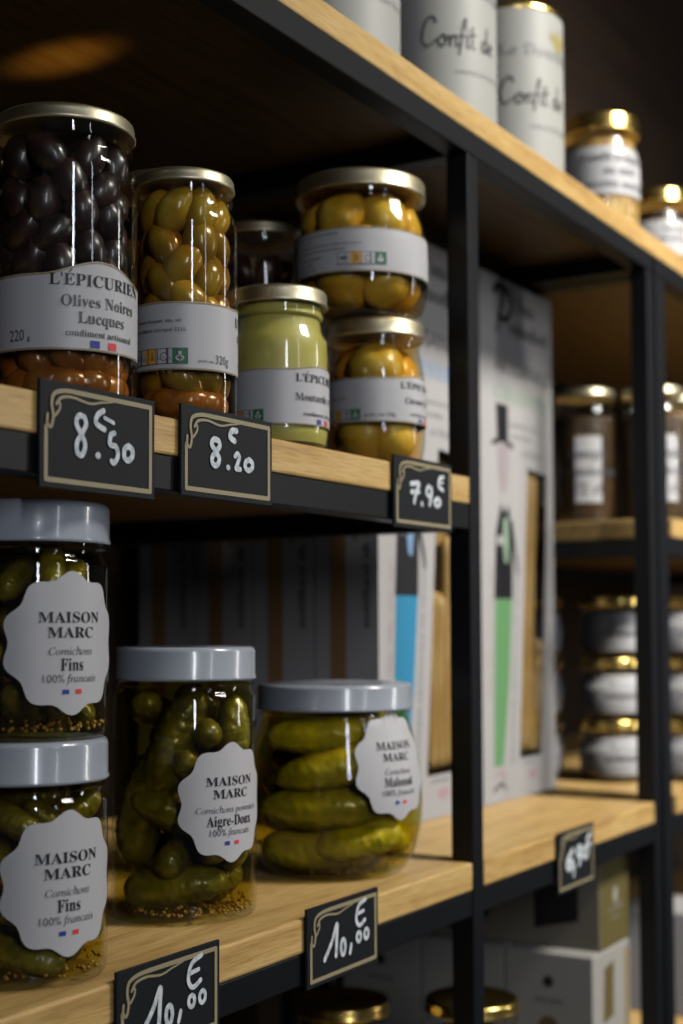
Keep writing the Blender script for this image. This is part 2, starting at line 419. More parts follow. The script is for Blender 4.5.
def pack_gherkins(parent, meshes, prof, z0, z1, mode, seed, tries=14000, nmax=60, gap=.86, fixed=()):
    """drop gherkins in one by one without letting them cut through each other or the glass"""
    rn = random.Random(seed); N = 7
    S = (np.arange(N)/(N-1)-.5)[:, None]
    TAPER = np.sqrt(1-.80*np.abs(2*S[:, 0])**3.2)
    PZ = np.array([q[1] for q in prof]); PR = np.array([q[0] for q in prof])
    allp = np.zeros((0, 3)); allr = np.zeros(0)
    def frame(c, d):
        x = Vector((c.x, c.y, 0)); x -= d*x.dot(d)
        if x.length < 1e-5: x = d.orthogonal()
        x.normalize(); return x
    def pts(c, d, x, L, r, cv):
        return np.array(c)+np.array(d)*S*(L-.8*r)+np.array(x)*(cv*L*.5*(1-4*S*S))
    def walls(ps, r):
        rr = r*TAPER
        return (ps[:, 2]-rr >= z0-.0005).all() and (ps[:, 2]+rr <= z1+.002).all() and \
            (np.hypot(ps[:, 0], ps[:, 1]) <= np.interp(ps[:, 2], PZ, PR)-rr*1.08-.0014).all()
    cnt = 0
    for k in range(tries):
        if cnt >= nmax: break
        if k < len(fixed):
            mi, c, d = fixed[k]; me, L, r, cv = meshes[mi]; c = Vector(c); d = Vector(d).normalized()
        else:
            me, L, r, cv = meshes[rn.randrange(len(meshes))]
            a = rn.uniform(0, 2*PI); z = rn.uniform(z0+r, z1-r)
            if rn.random() < .35: z = z0+r+rn.random()*.3*(z1-z0)
            rr = (prof_r(prof, z)-r*1.15)*math.sqrt(rn.uniform(.0, 1)); c = Vector((rr*math.cos(a), rr*math.sin(a), z))
            if mode == 'lying':
                d = Vector((-math.sin(a)+rn.uniform(-.25, .25), math.cos(a)+rn.uniform(-.25, .25), rn.uniform(-.22, .22)))
            else: d = Vector((rn.uniform(-1, 1), rn.uniform(-1, 1), rn.uniform(-.9, .9)))
            d.normalize()
        x = frame(c, d); ps = pts(c, d, x, L, r, cv)
        if k < len(fixed):
            for _ in range(60):
                if walls(ps, r): break
                c = Vector((c.x*.97, c.y*.97, c.z+(.0006 if ps[:, 2].min() < z0+r*.7 else 0))); ps = pts(c, d, x, L, r, cv)
        else:
            if not walls(ps, r): continue
            if len(allp):
                d2 = ((ps[:, None]-allp[None])**2).sum(2)
                if (d2 < ((allr+r)*gap)[None]**2).any(): continue
        allp = np.vstack([allp, ps]); allr = np.concatenate([allr, r*(.55+.45*TAPER)]); cnt += 1
        o = bpy.data.objects.new('gherkin', me); COL.objects.link(o); o.parent = parent
        o.location = c; o.rotation_euler = Matrix((x, d.cross(x), d)).transposed().to_euler()
    return cnt
def seeds(parent, prof, z0, n, seed, az, spread=1.3):
    """loose mustard seeds settled on the bottom of a jar: nobody could count them"""
    rn = random.Random(seed); bm = bmesh.new()
    for i in range(n):
        a = az+rn.gauss(0, spread); k = rn.random()**.35
        rr = (prof_r(prof, z0+.003)-.0032)*k
        z = z0+abs(rn.gauss(0, .0022))+.0012
        g = bmesh.ops.create_icosphere(bm, subdivisions=1, radius=.0011+rn.random()*.0004)
        bmesh.ops.translate(bm, verts=g['verts'], vec=(rr*math.cos(a), rr*math.sin(a), z))
    o = obj('mustard_seeds', bm, SEED, parent, smooth=True); o['kind'] = 'stuff'; return o
def cam_az(c): return math.atan2(-c[1], -c[0])

def scallop(n=10, amp=.052, k=160):
    out = []
    for i in range(k):
        a = 2*PI*i/k; r = 1+amp*math.cos(n*(a-PI/2))
        out.append((r*math.cos(a), r*math.sin(a)))
    return out
def badge(prof, az, zc, rad, l1, l2, l3, aspect):
    bm = bmesh.new(); fm = cyl_map(prof, az, .0004, aspect, zc); ft = cyl_map(prof, az, .00075, aspect, zc)
    S = scallop(); rad *= .965
    ctr = bm.verts.new(fm(0, 0)); prev = None
    steps = [i/9 for i in range(1, 10)]
    for s in steps:
        ring = [bm.verts.new(fm(x*rad*s, y*rad*s)) for x, y in S]
        m = len(ring)
        for i in range(m):
            if prev is None: bm.faces.new((ctr, ring[i], ring[(i+1) % m]))
            else: bm.faces.new((prev[i], ring[i], ring[(i+1) % m], prev[(i+1) % m]))
        prev = ring
    put_text(bm, 'MAISON', 'bold', rad*.225, .0, rad*.30, ft, 1, width=rad*1.05)
    put_text(bm, 'MARC', 'bold', rad*.225, .0, rad*.08, ft, 1, width=rad*.78)
    put_text(bm, l1, 'italic', rad*.155, 0, -rad*.17, ft, 2)
    put_text(bm, l2, 'serif', rad*.26, 0, -rad*.40, ft, 1, xs=.80)
    put_text(bm, l3, 'italic', rad*.165, 0, -rad*.57, ft, 2)
    put_rect(bm, -rad*.16, -rad*.74, -rad*.055, -rad*.675, ft, 4)
    put_rect(bm, rad*.055, -rad*.74, rad*.16, -rad*.675, ft, 5)
    return bm

# ------------------------------------------------------------------ pickle jars (white lids)
def pickle_profile(Rb, h, lid_h, kind):
    zt = h-lid_h+.006
    if kind == 'straight':
        return [(Rb-.005, 0), (Rb-.0025, .0005), (Rb-.0008, .0022), (Rb-.0002, .005), (Rb, .009), (Rb, zt-.0190), (Rb-.0006, zt-.0165), (Rb-.0022, zt-.0145), (Rb-.0032, zt-.0130), (Rb-.0034, zt-.0105),
                (Rb-.0018, zt-.0098), (Rb-.0012, zt-.0090), (Rb-.0018, zt-.0082), (Rb-.0036, zt-.0076), (Rb-.0036, zt)]
    b = Rb
    return smooth_prof([(b*.66, 0), (b*.76, .0010), (b*.88, .012), (b*.975, .030), (b*1.008, .052), (b*.99, .075), (b*.94, .098), (b*.885, .114), (b*.86, .122)], 2) + \
        [(b*.845, zt-.0125), (b*.84, zt-.0105), (b*.862, zt-.0098), (b*.868, zt-.0090), (b*.862, zt-.0082), (b*.835, zt-.0076), (b*.835, zt)]
def pickle_jar(loc, label, Rb, h, lid_r, lid_h, kind, texts, delta, zc, rad, meshes, mode, seed, fill, fixed=(), nmax=60, group=None, gap=.86, seedn=90):
    t = thing('pickle_jar', label, 'jar', loc, group)
    prof = pickle_profile(Rb, h, lid_h, kind)
    az = cam_az(loc)
    obj('glass_body', glass_bm(prof), GLASS, t, smooth=True, auto=50)
    obj('lid', lid_bm(lid_r, lid_h), WHITE_LID, t, (0, 0, h-lid_h), True, 40)
    inner = [(r-.0016, z+(.003 if z < .002 else 0)) for r, z in prof if z < fill]
    inner = [(inner[0][0], .0034)]+[q for q in inner if q[1] > .0036]+[(prof_r(prof, fill)-.0016, fill)]
    bm = bmesh.new(); lathe(bm, inner, 72); obj('brine', bm, BRINE_G, t, smooth=True, auto=50)
    obj('label', badge(prof, az+math.radians(delta), zc, rad, *texts, Rb), LABELM, t, smooth=True)
    n = pack_gherkins(t, meshes, prof, .0042, fill-.001, mode, seed, fixed=[(m, Matrix.Rotation(az, 3, 'Z') @ Vector(c), Matrix.Rotation(az, 3, 'Z') @ Vector(d)) for m, c, d in fixed], nmax=nmax, gap=gap)
    if seedn: seeds(t, prof, .0040, seedn, seed, az+.75)
    return t
def gm(L, r, s, c=.12, m=None): return (gherkin_mesh(L, r, s, c, m), L, r, c)
G_fins = [gm(.052, .0095, 1), gm(.040, .0082, 2, .06), gm(.060, .0105, 3)]
G_big = [gm(.085, .0150, 4, .08), gm(.072, .0135, 5, .12), gm(.050, .0115, 6, .05), gm(.036, .0105, 7, .03)]
G_malo = [gm(.108, .0175, 8, .24, GHERKIN_LIT), gm(.096, .0160, 9, .22, GHERKIN_LIT), gm(.072, .0145, 10, .12, GHERKIN_LIT), gm(.050, .0125, 12, .05, GHERKIN_LIT)]
FL = (.611, .577)
pickle_jar((FL[0], FL[1], ZB), 'white-lidded pickle jar labelled Fins, standing on the bottom shelf under another Fins jar',
           .0460, .1335, .0464, .0235, 'straight', ('Cornichons', 'Fins', '100% français'), 30, .0565, .0392, G_fins, 'any', 11, .112, gap=.82, nmax=70)
pickle_jar((FL[0]+.0004, FL[1], ZB+.1339), 'white-lidded pickle jar labelled Fins, stacked on another jar under the 8.50 tag',
           .0460, .1335, .0464, .0235, 'straight', ('Cornichons', 'Fins', '100% français'), 31, .0538, .0392, G_fins, 'any', 23, .112, gap=.82, nmax=70)
pickle_jar((.794, .603, ZB), 'tallest white-lidded pickle jar, labelled Aigre-Doux, between stacked jars and squat jar',
           .0497, .1827, .0492, .0225, 'straight', ('Cornichons pommiers', 'Aigre-Doux', '100% français'), 39, .0795, .0392, G_big, 'any', 5, .158,
           fixed=[(0, (.018, -.006, .118), (0, .42, 1)), (3, (.026, .0136, .124), (1, .25, .1)), (3, (.026, .000, .104), (1, .1, .3)), (2, (.012, .0325, .125), (0, .05, 1)),
                  (1, (.020, -.006, .022), (.2, 1, .12)), (3, (.024, .0170, .046), (1, .2, .1)), (0, (.012, -.026, .075), (.1, .25, 1)), (0, (.022, .004, .068), (.1, -1, .35)), (2, (.010, .033, .055), (0, .1, 1))],
           nmax=60, gap=.76, seedn=170)
pickle_jar((.990, .600, ZB), 'squat round-bellied pickle jar with white lid and large gherkins, labelled Malossol',
           .0705, .1505, .0630, .0205, 'belly', ('Cornichons', 'Malossol', '100% français'), 46, .0885, .0415, G_malo, 'lying', 9, .128,
           fixed=[(0, (.042, -.008, .055), (.02, -1, -.03)), (2, (.044, .020, .030), (.1, -1, -.22)), (1, (.036, -.020, .021), (0, 1, -.02)), (1, (.040, .000, .086), (0, -1, -.22)), (2, (.036, .020, .100), (0, -1, -.28)),
                  (1, (.036, -.010, .111), (.05, -1, -.05)), (2, (.010, .046, .062), (-1, .3, .1)), (2, (.010, .042, .092), (-1, .3, .1))], nmax=60, gap=.74, seedn=40)

# ------------------------------------------------------------------ jars with gold lids (L'Epicurien)
def epi_profile(Rb, h, lid_h, lid_r, kind):
    zt = h-lid_h+.004; rn = lid_r-.0022
    if kind == 'tall':
        return [(Rb-.008, 0), (Rb-.004, .0006), (Rb-.0012, .0028), (Rb, .008), (Rb, zt-.032), (Rb-.0003, zt-.027), (Rb-.0016, zt-.0225), (Rb-.0034, zt-.019), (rn-.0004, zt-.0165), (rn-.0006, zt-.0120),
                (rn+.0012, zt-.0112), (rn+.0012, zt-.0098), (rn-.0002, zt-.009), (rn-.0002, zt)]
    if kind == 'mustard':
        return [(Rb-.010, 0), (Rb-.0055, .0006), (Rb-.002, .0038), (Rb-.0003, .009), (Rb, .013), (Rb, zt-.036), (Rb-.0003, zt-.031), (Rb-.0016, zt-.026), (Rb-.0040, zt-.0215), (rn-.0018, zt-.017), (rn-.0024, zt-.0130),
                (rn, zt-.0112), (rn, zt-.0096), (rn-.0008, zt-.009), (rn-.0008, zt)]
    return smooth_prof([(Rb*.78, 0), (Rb*.84, .0006), (Rb*.94, .008), (Rb*.995, .024), (Rb*1.0, .045), (Rb*.985, zt-.036), (Rb*.93, zt-.022), (rn-.002, zt-.013)], 2)+[(rn-.002, zt-.0095), (rn, zt-.008), (rn, zt)]
def wrap_label(prof, az, z0, z1, arch, a0, a1, design):
    """band of paper round the jar; its top edge rises over the printed name (angle 0)"""
    bm = bmesh.new(); Rr = prof_r(prof, (z0+z1)/2)
    fm = cyl_map(prof, az, .0003, Rr); fb = cyl_map(prof, az, .00055, Rr); ft = cyl_map(prof, az, .0007, Rr)
    n = 110
    def top(a):
        b = abs(a)
        return z1+arch*(.5+.5*math.cos(PI*min(b/.86, 1)))
    A = [a0+(a1-a0)*i/n for i in range(n+1)]
    K = 5
    grid = [[bm.verts.new(fm(a*Rr, z0+(top(a)-z0)*j/K)) for j in range(K+1)] for a in A]
    for i in range(n):
        for j in range(K): bm.faces.new((grid[i][j], grid[i+1][j], grid[i+1][j+1], grid[i][j+1]))
    for lo, hi in ((lambda a: z0+.0003, lambda a: z0+.0011), (lambda a: top(a)-.0011, lambda a: top(a)-.0003)):
        e0 = [bm.verts.new(fb(a*Rr, lo(a))) for a in A]; e1 = [bm.verts.new(fb(a*Rr, hi(a))) for a in A]
        for i in range(n): bm.faces.new((e0[i], e0[i+1], e1[i+1], e1[i])).material_index = 3
    design(bm, ft, Rr, z0, top(0))
    return bm
def icons(bm, ft, x, z, s):
    """row of small sorting pictograms"""
    put_rect(bm, x-.05*s, z-.05*s, x+4.27*s, z+1.05*s, ft, 2, 6)
    f2 = lambda X, Y: tuple(c*(1.00035 if i < 2 else 1) for i, c in enumerate(ft(X, Y)))
    f3 = lambda X, Y: tuple(c*(1.0007 if i < 2 else 1) for i, c in enumerate(ft(X, Y)))
    put_rect(bm, x, z, x+1.1*s, z+s, f2, 0, 2); put_rect(bm, x+1.1*s, z, x+2.0*s, z+s, f2, 6, 2)
    put_rect(bm, x+2.06*s, z, x+3.2*s, z+s, f2, 0, 2); put_rect(bm, x+3.2*s, z, x+4.22*s, z+s, f2, 7, 2)
    disc(bm, x+.5*s, z+.5*s, .34*s, .16*s, f3, 2); put_rect(bm, x+1.35*s, z+.2*s, x+1.8*s, z+.8*s, f3, 3)
    disc(bm, x+2.6*s, z+.46*s, .27*s, .30*s, f3, 2); disc(bm, x+2.6*s, z+.46*s, .21*s, .24*s, f3, 0)
    disc(bm, x+3.72*s, z+.36*s, .3*s, .2*s, f3, 0); disc(bm, x+3.72*s, z+.70*s, .13*s, .13*s, f3, 0)
def name_block(bm, ft, Rr, z0, z1, lines, sub, w=1.47):
    h = z1-z0
    put_text(bm, "L'EPICURIEN", 'serif', h*.185, 0, z0+h*.71, ft, 1, width=Rr*w)
    # the accent over the first E
    V, Fc, wd = text_tris("L'EPICURIEN", 'serif'); k = Rr*w/wd
    xe = -Rr*w/2+k*(text_tris("L'", 'serif')[2]+.42)
    put_poly(bm, [(xe-.10*k, z0+h*.845), (xe-.03*k, z0+h*.845), (xe+.15*k, z0+h*.885), (xe+.05*k, z0+h*.888)], ft, 1)
    n = len(lines)
    for i, s in enumerate(lines):
        put_text(bm, s, 'serif', h*.180, 0, z0+h*((.48 if n > 1 else .40)-.18*i), ft, 2, xs=.93)
    put_text(bm, sub, 'serif', h*.10, 0, z0+h*.155, ft, 2)
    put_rect(bm, -h*.16, z0+h*.035, -h*.05, z0+h*.115, ft, 4); put_rect(bm, h*.06, z0+h*.035, h*.17, z0+h*.115, ft, 5)
def small_print(bm, ft, x, z, lines, size, mi=2):
    for i, s in enumerate(lines):
        if s: put_text(bm, s, 'sans', size, x, z-i*size*1.75, ft, mi, align='L')
def epi_jar(name, label, cat, loc, Rb, h, lid_r, lid_h, kind, zl, arch, delta, design, content, group=None, a0=-3.0, a1=1.1, lidmat=None):
    t = thing(name, label, cat, loc, group)
    prof = epi_profile(Rb, h, lid_h, lid_r, kind); az = cam_az(loc)
    obj('glass_body', glass_bm(prof), GLASS, t, smooth=True, auto=50)
    obj('lid', lid_bm(lid_r, lid_h), lidmat or GOLD_LID, t, (0, 0, h-lid_h), True, 40)
    obj('label', wrap_label(prof, az+math.radians(delta), zl[0], zl[1], arch, a0, a1, design), LABELM, t)
    content(t, prof, az)
    return t
def liquid(t, prof, top, m, name='brine'):
    inner = [(prof_r(prof, .0042)-.0016, .0042)]+[(r-.0016, z) for r, z in prof if .0045 < z < top]+[(prof_r(prof, top)-.0016, top)]
    bm = bmesh.new(); lathe(bm, inner, 72); obj(name, bm, m, t, smooth=True, auto=50)

OG = [olive_mesh('olive', .0120, .0178, OLIVE_G, s) for s in (1, 2, 3)]
OA = [olive_mesh('olive', .0108, .0150, OLIVE_GLOW, s) for s in (7, 8)]
OB = [olive_mesh('olive', .0105, .0150, OLIVE_B, s, .05) for s in (4, 5, 6)]
LM = [olive_mesh('lemon', .0232, .0250, LEMON, s, .04) for s in (1, 2, 3)]
def des_noires(bm, ft, Rr, z0, z1):
    name_block(bm, ft, Rr, z0, z1, ['Olives Noires', 'Lucques'], 'condiment artisanal')
    put_text(bm, '220', 'sans', .0092, -Rr*1.30, z0+.0055, ft, 2, align='L', xs=.75)
    put_text(bm, 'g', 'sans', .0045, -Rr*1.30+.0118, z0+.0055, ft, 2, align='L')
def con_noires(t, prof, az):
    fill_balls(t, 'olive', OB, relax(118, prof_r(prof, .05)-.0035, .0045, .163, .0118, seed=3), 3, OA, .034)
    liquid(t, prof, .036, BRINE_A)
epi_jar('olive_jar', 'tall gold-lidded jar of black olives labelled Olives Noires Lucques, leftmost on the middle shelf', 'jar',
        (.640, .577, ZM), .0434, .1780, .0420, .0096, 'tall', (.0330, .0770), .0085, 31, des_noires, con_noires)
def des_vertes(bm, ft, Rr, z0, z1):
    name_block(bm, ft, Rr, z0, z1, ['Olives Vertes', 'Lucques'], 'condiment artisanal')
    d = math.radians(110)
    small_print(bm, ft, -Rr*(d+.95), z1-.0150, ['olives lucques, eau, sel,', 'acidifiant (citrique) E330,', '', '', 'conserver au frais, après'], .0034)
    icons(bm, ft, -Rr*(d+1.07), z0+.0040, .0092)
    put_text(bm, 'poids net', 'sans', .0028, -Rr*(d-.26), z0+.0050, ft, 2, align='L')
    put_text(bm, '320g', 'sans', .0078, -Rr*(d-.60), z0+.0050, ft, 2, align='L', xs=.75)
def con_vertes(t, prof, az):
    fill_balls(t, 'olive', OG, relax(58, prof_r(prof, .05)-.0035, .0045, .154, .0129, seed=8), 8, OA, .020)
    liquid(t, prof, .156, BRINE_A)
epi_jar('olive_jar', 'gold-lidded jar of green olives showing its back label, above the 8.20 price tag', 'jar',
        (.735, .559, ZM), .0345, .1668, .0325, .0092, 'tall', (.0358, .0789), .0020, 110, des_vertes, con_vertes, a0=-3.6, a1=1.2)
def des_back(bm, ft, Rr, z0, z1): name_block(bm, ft, Rr, z0, z1, ['Olives Vertes', 'Lucques'], 'condiment artisanal')
def con_back(seed, m=OG):
    def f(t, prof, az):
        fill_balls(t, 'olive', m, relax(74, prof_r(prof, .05)-.0035, .0045, .188, .0122, seed=seed), seed); liquid(t, prof, .188, BRINE_D)
    return f
epi_jar('olive_jar', 'gold-lidded jar in the shade directly behind the green olive jar', 'jar', (.819, .640, ZM), .0410, .2000, .0395, .0095, 'tall', (.038, .098), .006, 60, des_back, con_back(13))
epi_jar('olive_jar', 'dark jar standing in the shade behind the mustard jar, its label only half seen', 'jar', (.979, .6660, ZM), .0362, .2080, .0345, .0095, 'tall', (.090, .150), .005, 60, des_back, con_back(14, OB))

def des_mout(bm, ft, Rr, z0, z1):
    name_block(bm, ft, Rr, z0, z1, ["Moutarde à l'ail"], 'condiment artisanal', 1.35)
    d = math.radians(58)
    icons(bm, ft, -Rr*(d+1.16), z0+.0030, .0074)
def con_mout(t, prof, az):
    top = .1035; inner = [(prof_r(prof, .0042)-.0012, .0042)]+[(r-.0012, z) for r, z in prof if .0045 < z < top]+[(prof_r(prof, top)-.0012, top), (.012, top+.003)]
    bm = bmesh.new(); lathe(bm, inner, 64); obj('mustard', bm, MUSTARD, t, smooth=True, auto=60)
epi_jar('mustard_jar', "small gold-lidded jar of pale yellow-green mustard labelled Moutarde, beside the 8.20 price tag", 'jar',
        (.849, .561, ZM), .0362, .1148, .0354, .0122, 'mustard', (.0150, .0545), .0035, 58, des_mout, con_mout)
def des_cit(bm, ft, Rr, z0, z1):
    name_block(bm, ft, Rr, z0, z1, ['Citrons Confits'], 'condiment artisanal', 1.25)
    d = math.radians(65)
    icons(bm, ft, -Rr*(d+1.08), z0+.0025, .0076)
    put_text(bm, 'poids net 350g', 'sans', .0042, -Rr*(d+.20), z0+.0045, ft, 2, align='L')
    small_print(bm, ft, -Rr*(d+.98), z0+.019, ['citrons, eau, sel'], .0024)
def con_cit(t, prof, az):
    fill_balls(t, 'lemon', LM, relax(9, prof_r(prof, .04)-.0030, .0045, .104, .0240, seed=5), 5); liquid(t, prof, .104, BRINE_Y)
epi_jar('preserved_lemon_jar', 'smaller gold-lidded jar of preserved lemons, standing on the shelf beneath the wider lemon jar', 'jar',
        (.998, .5655, ZM), .0410, .1190, .0402, .0140, 'round', (.0345, .0700), .0030, 65, des_cit, con_cit)
def des_cit2(bm, ft, Rr, z0, z1):
    d = math.radians(125)
    name_block(bm, ft, Rr, z0, z1, ['Citrons Confits'], 'condiment artisanal', 1.25)
    small_print(bm, ft, -Rr*(d+1.05), z1-.0065, ['Préparation à base de citrons. Ingrédients :', 'citrons, eau, sel'], .0023)
    small_print(bm, ft, -Rr*(d+1.0), z1-.0150, ['Conditionné dans notre atelier en France. Après ouverture', 'conserver au frais et consommer rapidement.'], .0023)
    small_print(bm, ft, -Rr*(d+1.0), z0+.0120, ['Valeurs nutritionnelles', 'énergie 142 kJ', 'dont sucres 1,2 g'], .0024)
    icons(bm, ft, -Rr*(d+.32), z0+.0060, .0088)
def con_cit2(t, prof, az):
    fill_balls(t, 'lemon', LM, relax(15, prof_r(prof, .04)-.0045, .0050, .100, .0240, seed=6), 6); liquid(t, prof, .098, BRINE_Y)
epi_jar('preserved_lemon_jar', 'wide gold-lidded jar of preserved lemons stacked on top of the smaller lemon jar', 'jar',
        (.985, .5710, ZM+.1194), .0542, .1120, .0525, .0140, 'round', (.0290, .0640), .0015, 125, des_cit2, con_cit2, a0=-3.7, a1=1.2)

# ------------------------------------------------------------------ chalkboard price tags
SLATE = plain('chalkboard', (.012, .0135, .017), .55, spec=.25)
BRONZE = plain('bronze_line', (.33, .28, .17), .5)
CHALK = mottled('chalk_marker', (.42, .47, .52), (.72, .76, .80), 260, .8)
DIG = {
 '8': ([[(.70, .98), (.38, 1.0), (.22, .80), (.50, .55), (.76, .28), (.58, .02), (.30, .06), (.26, .30), (.56, .56), (.80, .80), (.70, .98)]], .85),
 '5': ([[(.28, .95), (.24, .62), (.60, .56), (.72, .26), (.50, .0), (.34, .04)], [(.30, .96), (.5, 1.02)]], .8),
 '0': ([[(.50, .62), (.24, .46), (.22, .14), (.46, .0), (.74, .18), (.76, .46), (.50, .62)]], .8),
 'O': ([[(.5, .62), (.25, .45), (.26, .12), (.5, .0), (.74, .16), (.74, .46), (.5, .62)], [(.5, .5), (.5, .12)]], .85),
 '2': ([[(.22, .76), (.44, .92), (.62, .72), (.46, .36), (.30, .06), (.70, .04)]], .75),
 '7': ([[(.12, .92), (.70, 1.0), (.56, .62), (.42, .0)], [(.2, .52), (.74, .58)]], .85),
 '9': ([[(.66, .78), (.42, .86), (.24, .62), (.46, .42), (.70, .62), (.68, .84), (.70, .45), (.52, .04)]], .8),
 '1': ([[(.0, .02), (.30, .50), (.62, 1.02), (.66, .5), (.68, .04)]], .95),
 '6': ([[(.62, .98), (.34, .66), (.24, .28), (.44, .0), (.70, .16), (.62, .42), (.34, .36)]], .8),
 '.': ([[(.15, .04), (.19, .05)]], .5),
 ',': ([[(.26, .14), (.20, -.10)]], .5),
 'e': ([[(.80, .95), (.48, 1.0), (.24, .66), (.28, .22), (.56, .0), (.80, .14)], [(.16, .58), (.66, .62)], ], .8)}
def digit(bm, c, x0, x1, y0, y1, fm, wd, slant=0):
    """one hand-written figure filling the box x0..x1, y0..y1"""
    st = DIG[c][0]; P = [q for pl in st for q in pl]
    ax, bx = min(q[0] for q in P), max(q[0] for q in P); ay, by = min(q[1] for q in P), max(q[1] for q in P)
    g = lambda v, a, b, l, h: l+(h-l)*((v-a)/(b-a) if b > a else .5)
    for pl in st:
        Q = [(g(a, ax, bx, x0+wd/2, x1-wd/2)+slant*(b-.5)*(y1-y0), g(b, ay, by, y0+wd/2, y1-wd/2)) for a, b in pl]
        ribbon(bm, Q, wd, fm, 2)
def price_tag(label, x0, x1, z0, z1, writer, tilt=0):
    W, Hh = x1-x0, z1-z0
    t = thing('price_tag', label, 'price tag', (x0, D-.0012, z0), lift=0)
    bm = bmesh.new(); box(bm, (0, -.0022, 0), (W, 0, Hh), .0003, 0)
    fm = lambda x, y: (x*W, -.0025, y*W); ft = lambda x, y: (x*W, -.0028, y*W)
    a = Hh/W
    m = .045; lw = .028
    # frame line with the scroll in its upper left corner
    for P in ([(m, a*.56), (m, m)], [(m, m), (1-m, m)], [(1-m, m), (1-m, a-m)], [(1-m, a-m), (.28, a-m)]): ribbon(bm, P, lw, fm, 1, smooth=False)
    ribbon(bm, [(.30, a-m), (.19, a-m-.004), (.105, a-.075), (.085, a-.135), (.098, a-.20), (.080, a-.262), (.050, a-.245), (.052, a-.195)], .026, ft, 1, w1=.018)
    ribbon(bm, [(.50, a-m-.030), (.40, a-m-.048), (.26, a-m-.032), (.165, a-m-.045), (.125, a-.130)], .012, ft, 1, w1=.020)
    ribbon(bm, [(.50, a-m-.030), (.58, a-m-.018), (.66, a-m)], .012, ft, 1, w1=.008)
    ribbon(bm, [(.115, a-.195), (.150, a-.155), (.152, a-.122), (.128, a-.125)], .018, ft, 1, w1=.012)
    writer(bm, ft, a)
    o = obj('board', bm, [SLATE, BRONZE, CHALK], t)
    # little holder that hooks the sign on the rail
    b2 = bmesh.new(); box(b2, (W*.42, 0, Hh*.35), (W*.58, .0010, Hh*.75)); obj('clip', b2, STEEL, t)
    t.rotation_euler = (0, tilt, 0)
    return t
def w850(bm, f, a):
    digit(bm, '8', .27, .385, a*.315, a*.74, f, .034); disc(bm, .475, a*.36, .024, .020, f, 2)
    digit(bm, '5', .56, .665, a*.285, a*.63, f, .034); digit(bm, '0', .69, .80, a*.325, a*.53, f, .036)
    ribbon(bm, [(.52, a*.80), (.47, a*.75), (.455, a*.67), (.53, a*.62)], .034, f, 2); ribbon(bm, [(.53, a*.735), (.61, a*.70)], .024, f, 2)
def w820(bm, f, a):
    digit(bm, '8', .285, .41, a*.345, a*.70, f, .038); disc(bm, .485, a*.375, .022, .019, f, 2)
    digit(bm, '2', .545, .635, a*.345, a*.58, f, .034); digit(bm, '0', .66, .775, a*.345, a*.535, f, .036)
    ribbon(bm, [(.575, a*.81), (.525, a*.80), (.505, a*.73), (.555, a*.69)], .040, f, 2)
def w790(bm, f, a):
    digit(bm, '7', .235, .42, a*.33, a*.68, f, .040, .1); disc(bm, .455, a*.36, .024, .022, f, 2)
    digit(bm, '9', .51, .64, a*.33, a*.66, f, .038); digit(bm, '0', .66, .79, a*.33, a*.505, f, .038)
    ribbon(bm, [(.835, a*.80), (.765, a*.77), (.745, a*.66), (.825, a*.61)], .034, f, 2); ribbon(bm, [(.75, a*.71), (.82, a*.715)], .024, f, 2)
def w1000(bm, f, a):
    x = .22
    ribbon(bm, [(x, a*.30), (x+.10, a*.50), (x+.17, a*.70), (x+.165, a*.5), (x+.155, a*.30)], .036, f, 2)
    for cx, cy, rx, ry, wd in ((.475, a*.38, .030, .055, .034), (.70, a*.435, .030, .034, .030), (.81, a*.44, .030, .036, .030)):
        ribbon(bm, [(cx+rx*math.cos(k*PI/4+1.5), cy+ry*math.sin(k*PI/4+1.5)) for k in range(9)], wd, f, 2)
    ribbon(bm, [(.59, a*.37), (.57, a*.27)], .032, f, 2)
    ribbon(bm, [(.80, a*.90), (.70, a*.84), (.665, a*.68), (.71, a*.58), (.79, a*.63)], .032, f, 2); ribbon(bm, [(.67, a*.74), (.77, a*.755)], .028, f, 2)
def w690(bm, f, a):
    digit(bm, '6', .20, .42, a*.32, a*.70, f, .052, .15); ribbon(bm, [(.42, a*.38), (.40, a*.22)], .04, f, 2)
    digit(bm, '9', .47, .64, a*.34, a*.72, f, .050, .12); digit(bm, '0', .66, .82, a*.42, a*.68, f, .046)
    ribbon(bm, [(.88, a*.82), (.80, a*.78), (.80, a*.68), (.87, a*.66)], .045, f, 2)
price_tag('black chalkboard price tag reading 8.50, clipped below the black olive jar', .555, .6510, .0735, .1310, w850)
price_tag('black chalkboard price tag reading 8.20, clipped below the green olive jar', .6765, .7740, .0785, .1335, w820)
price_tag('black chalkboard price tag reading 7.90, clipped below the stacked lemon jars', .9400, 1.0375, .0750, .1300, w790)
price_tag('black chalkboard price tag reading 10,00, clipped below the squat wide pickle jar', .8155, .9120, -.2440, -.1905, w1000)
price_tag('black chalkboard price tag reading 10,00, cut off below the tallest pickle jar', .6190, .7155, -.2450, -.1912, w1000)
price_tag('black chalkboard price tag reading 6,90, clipped below the tall carton at the right', 1.2535, 1.3460, -.2525, -.1955, w690)

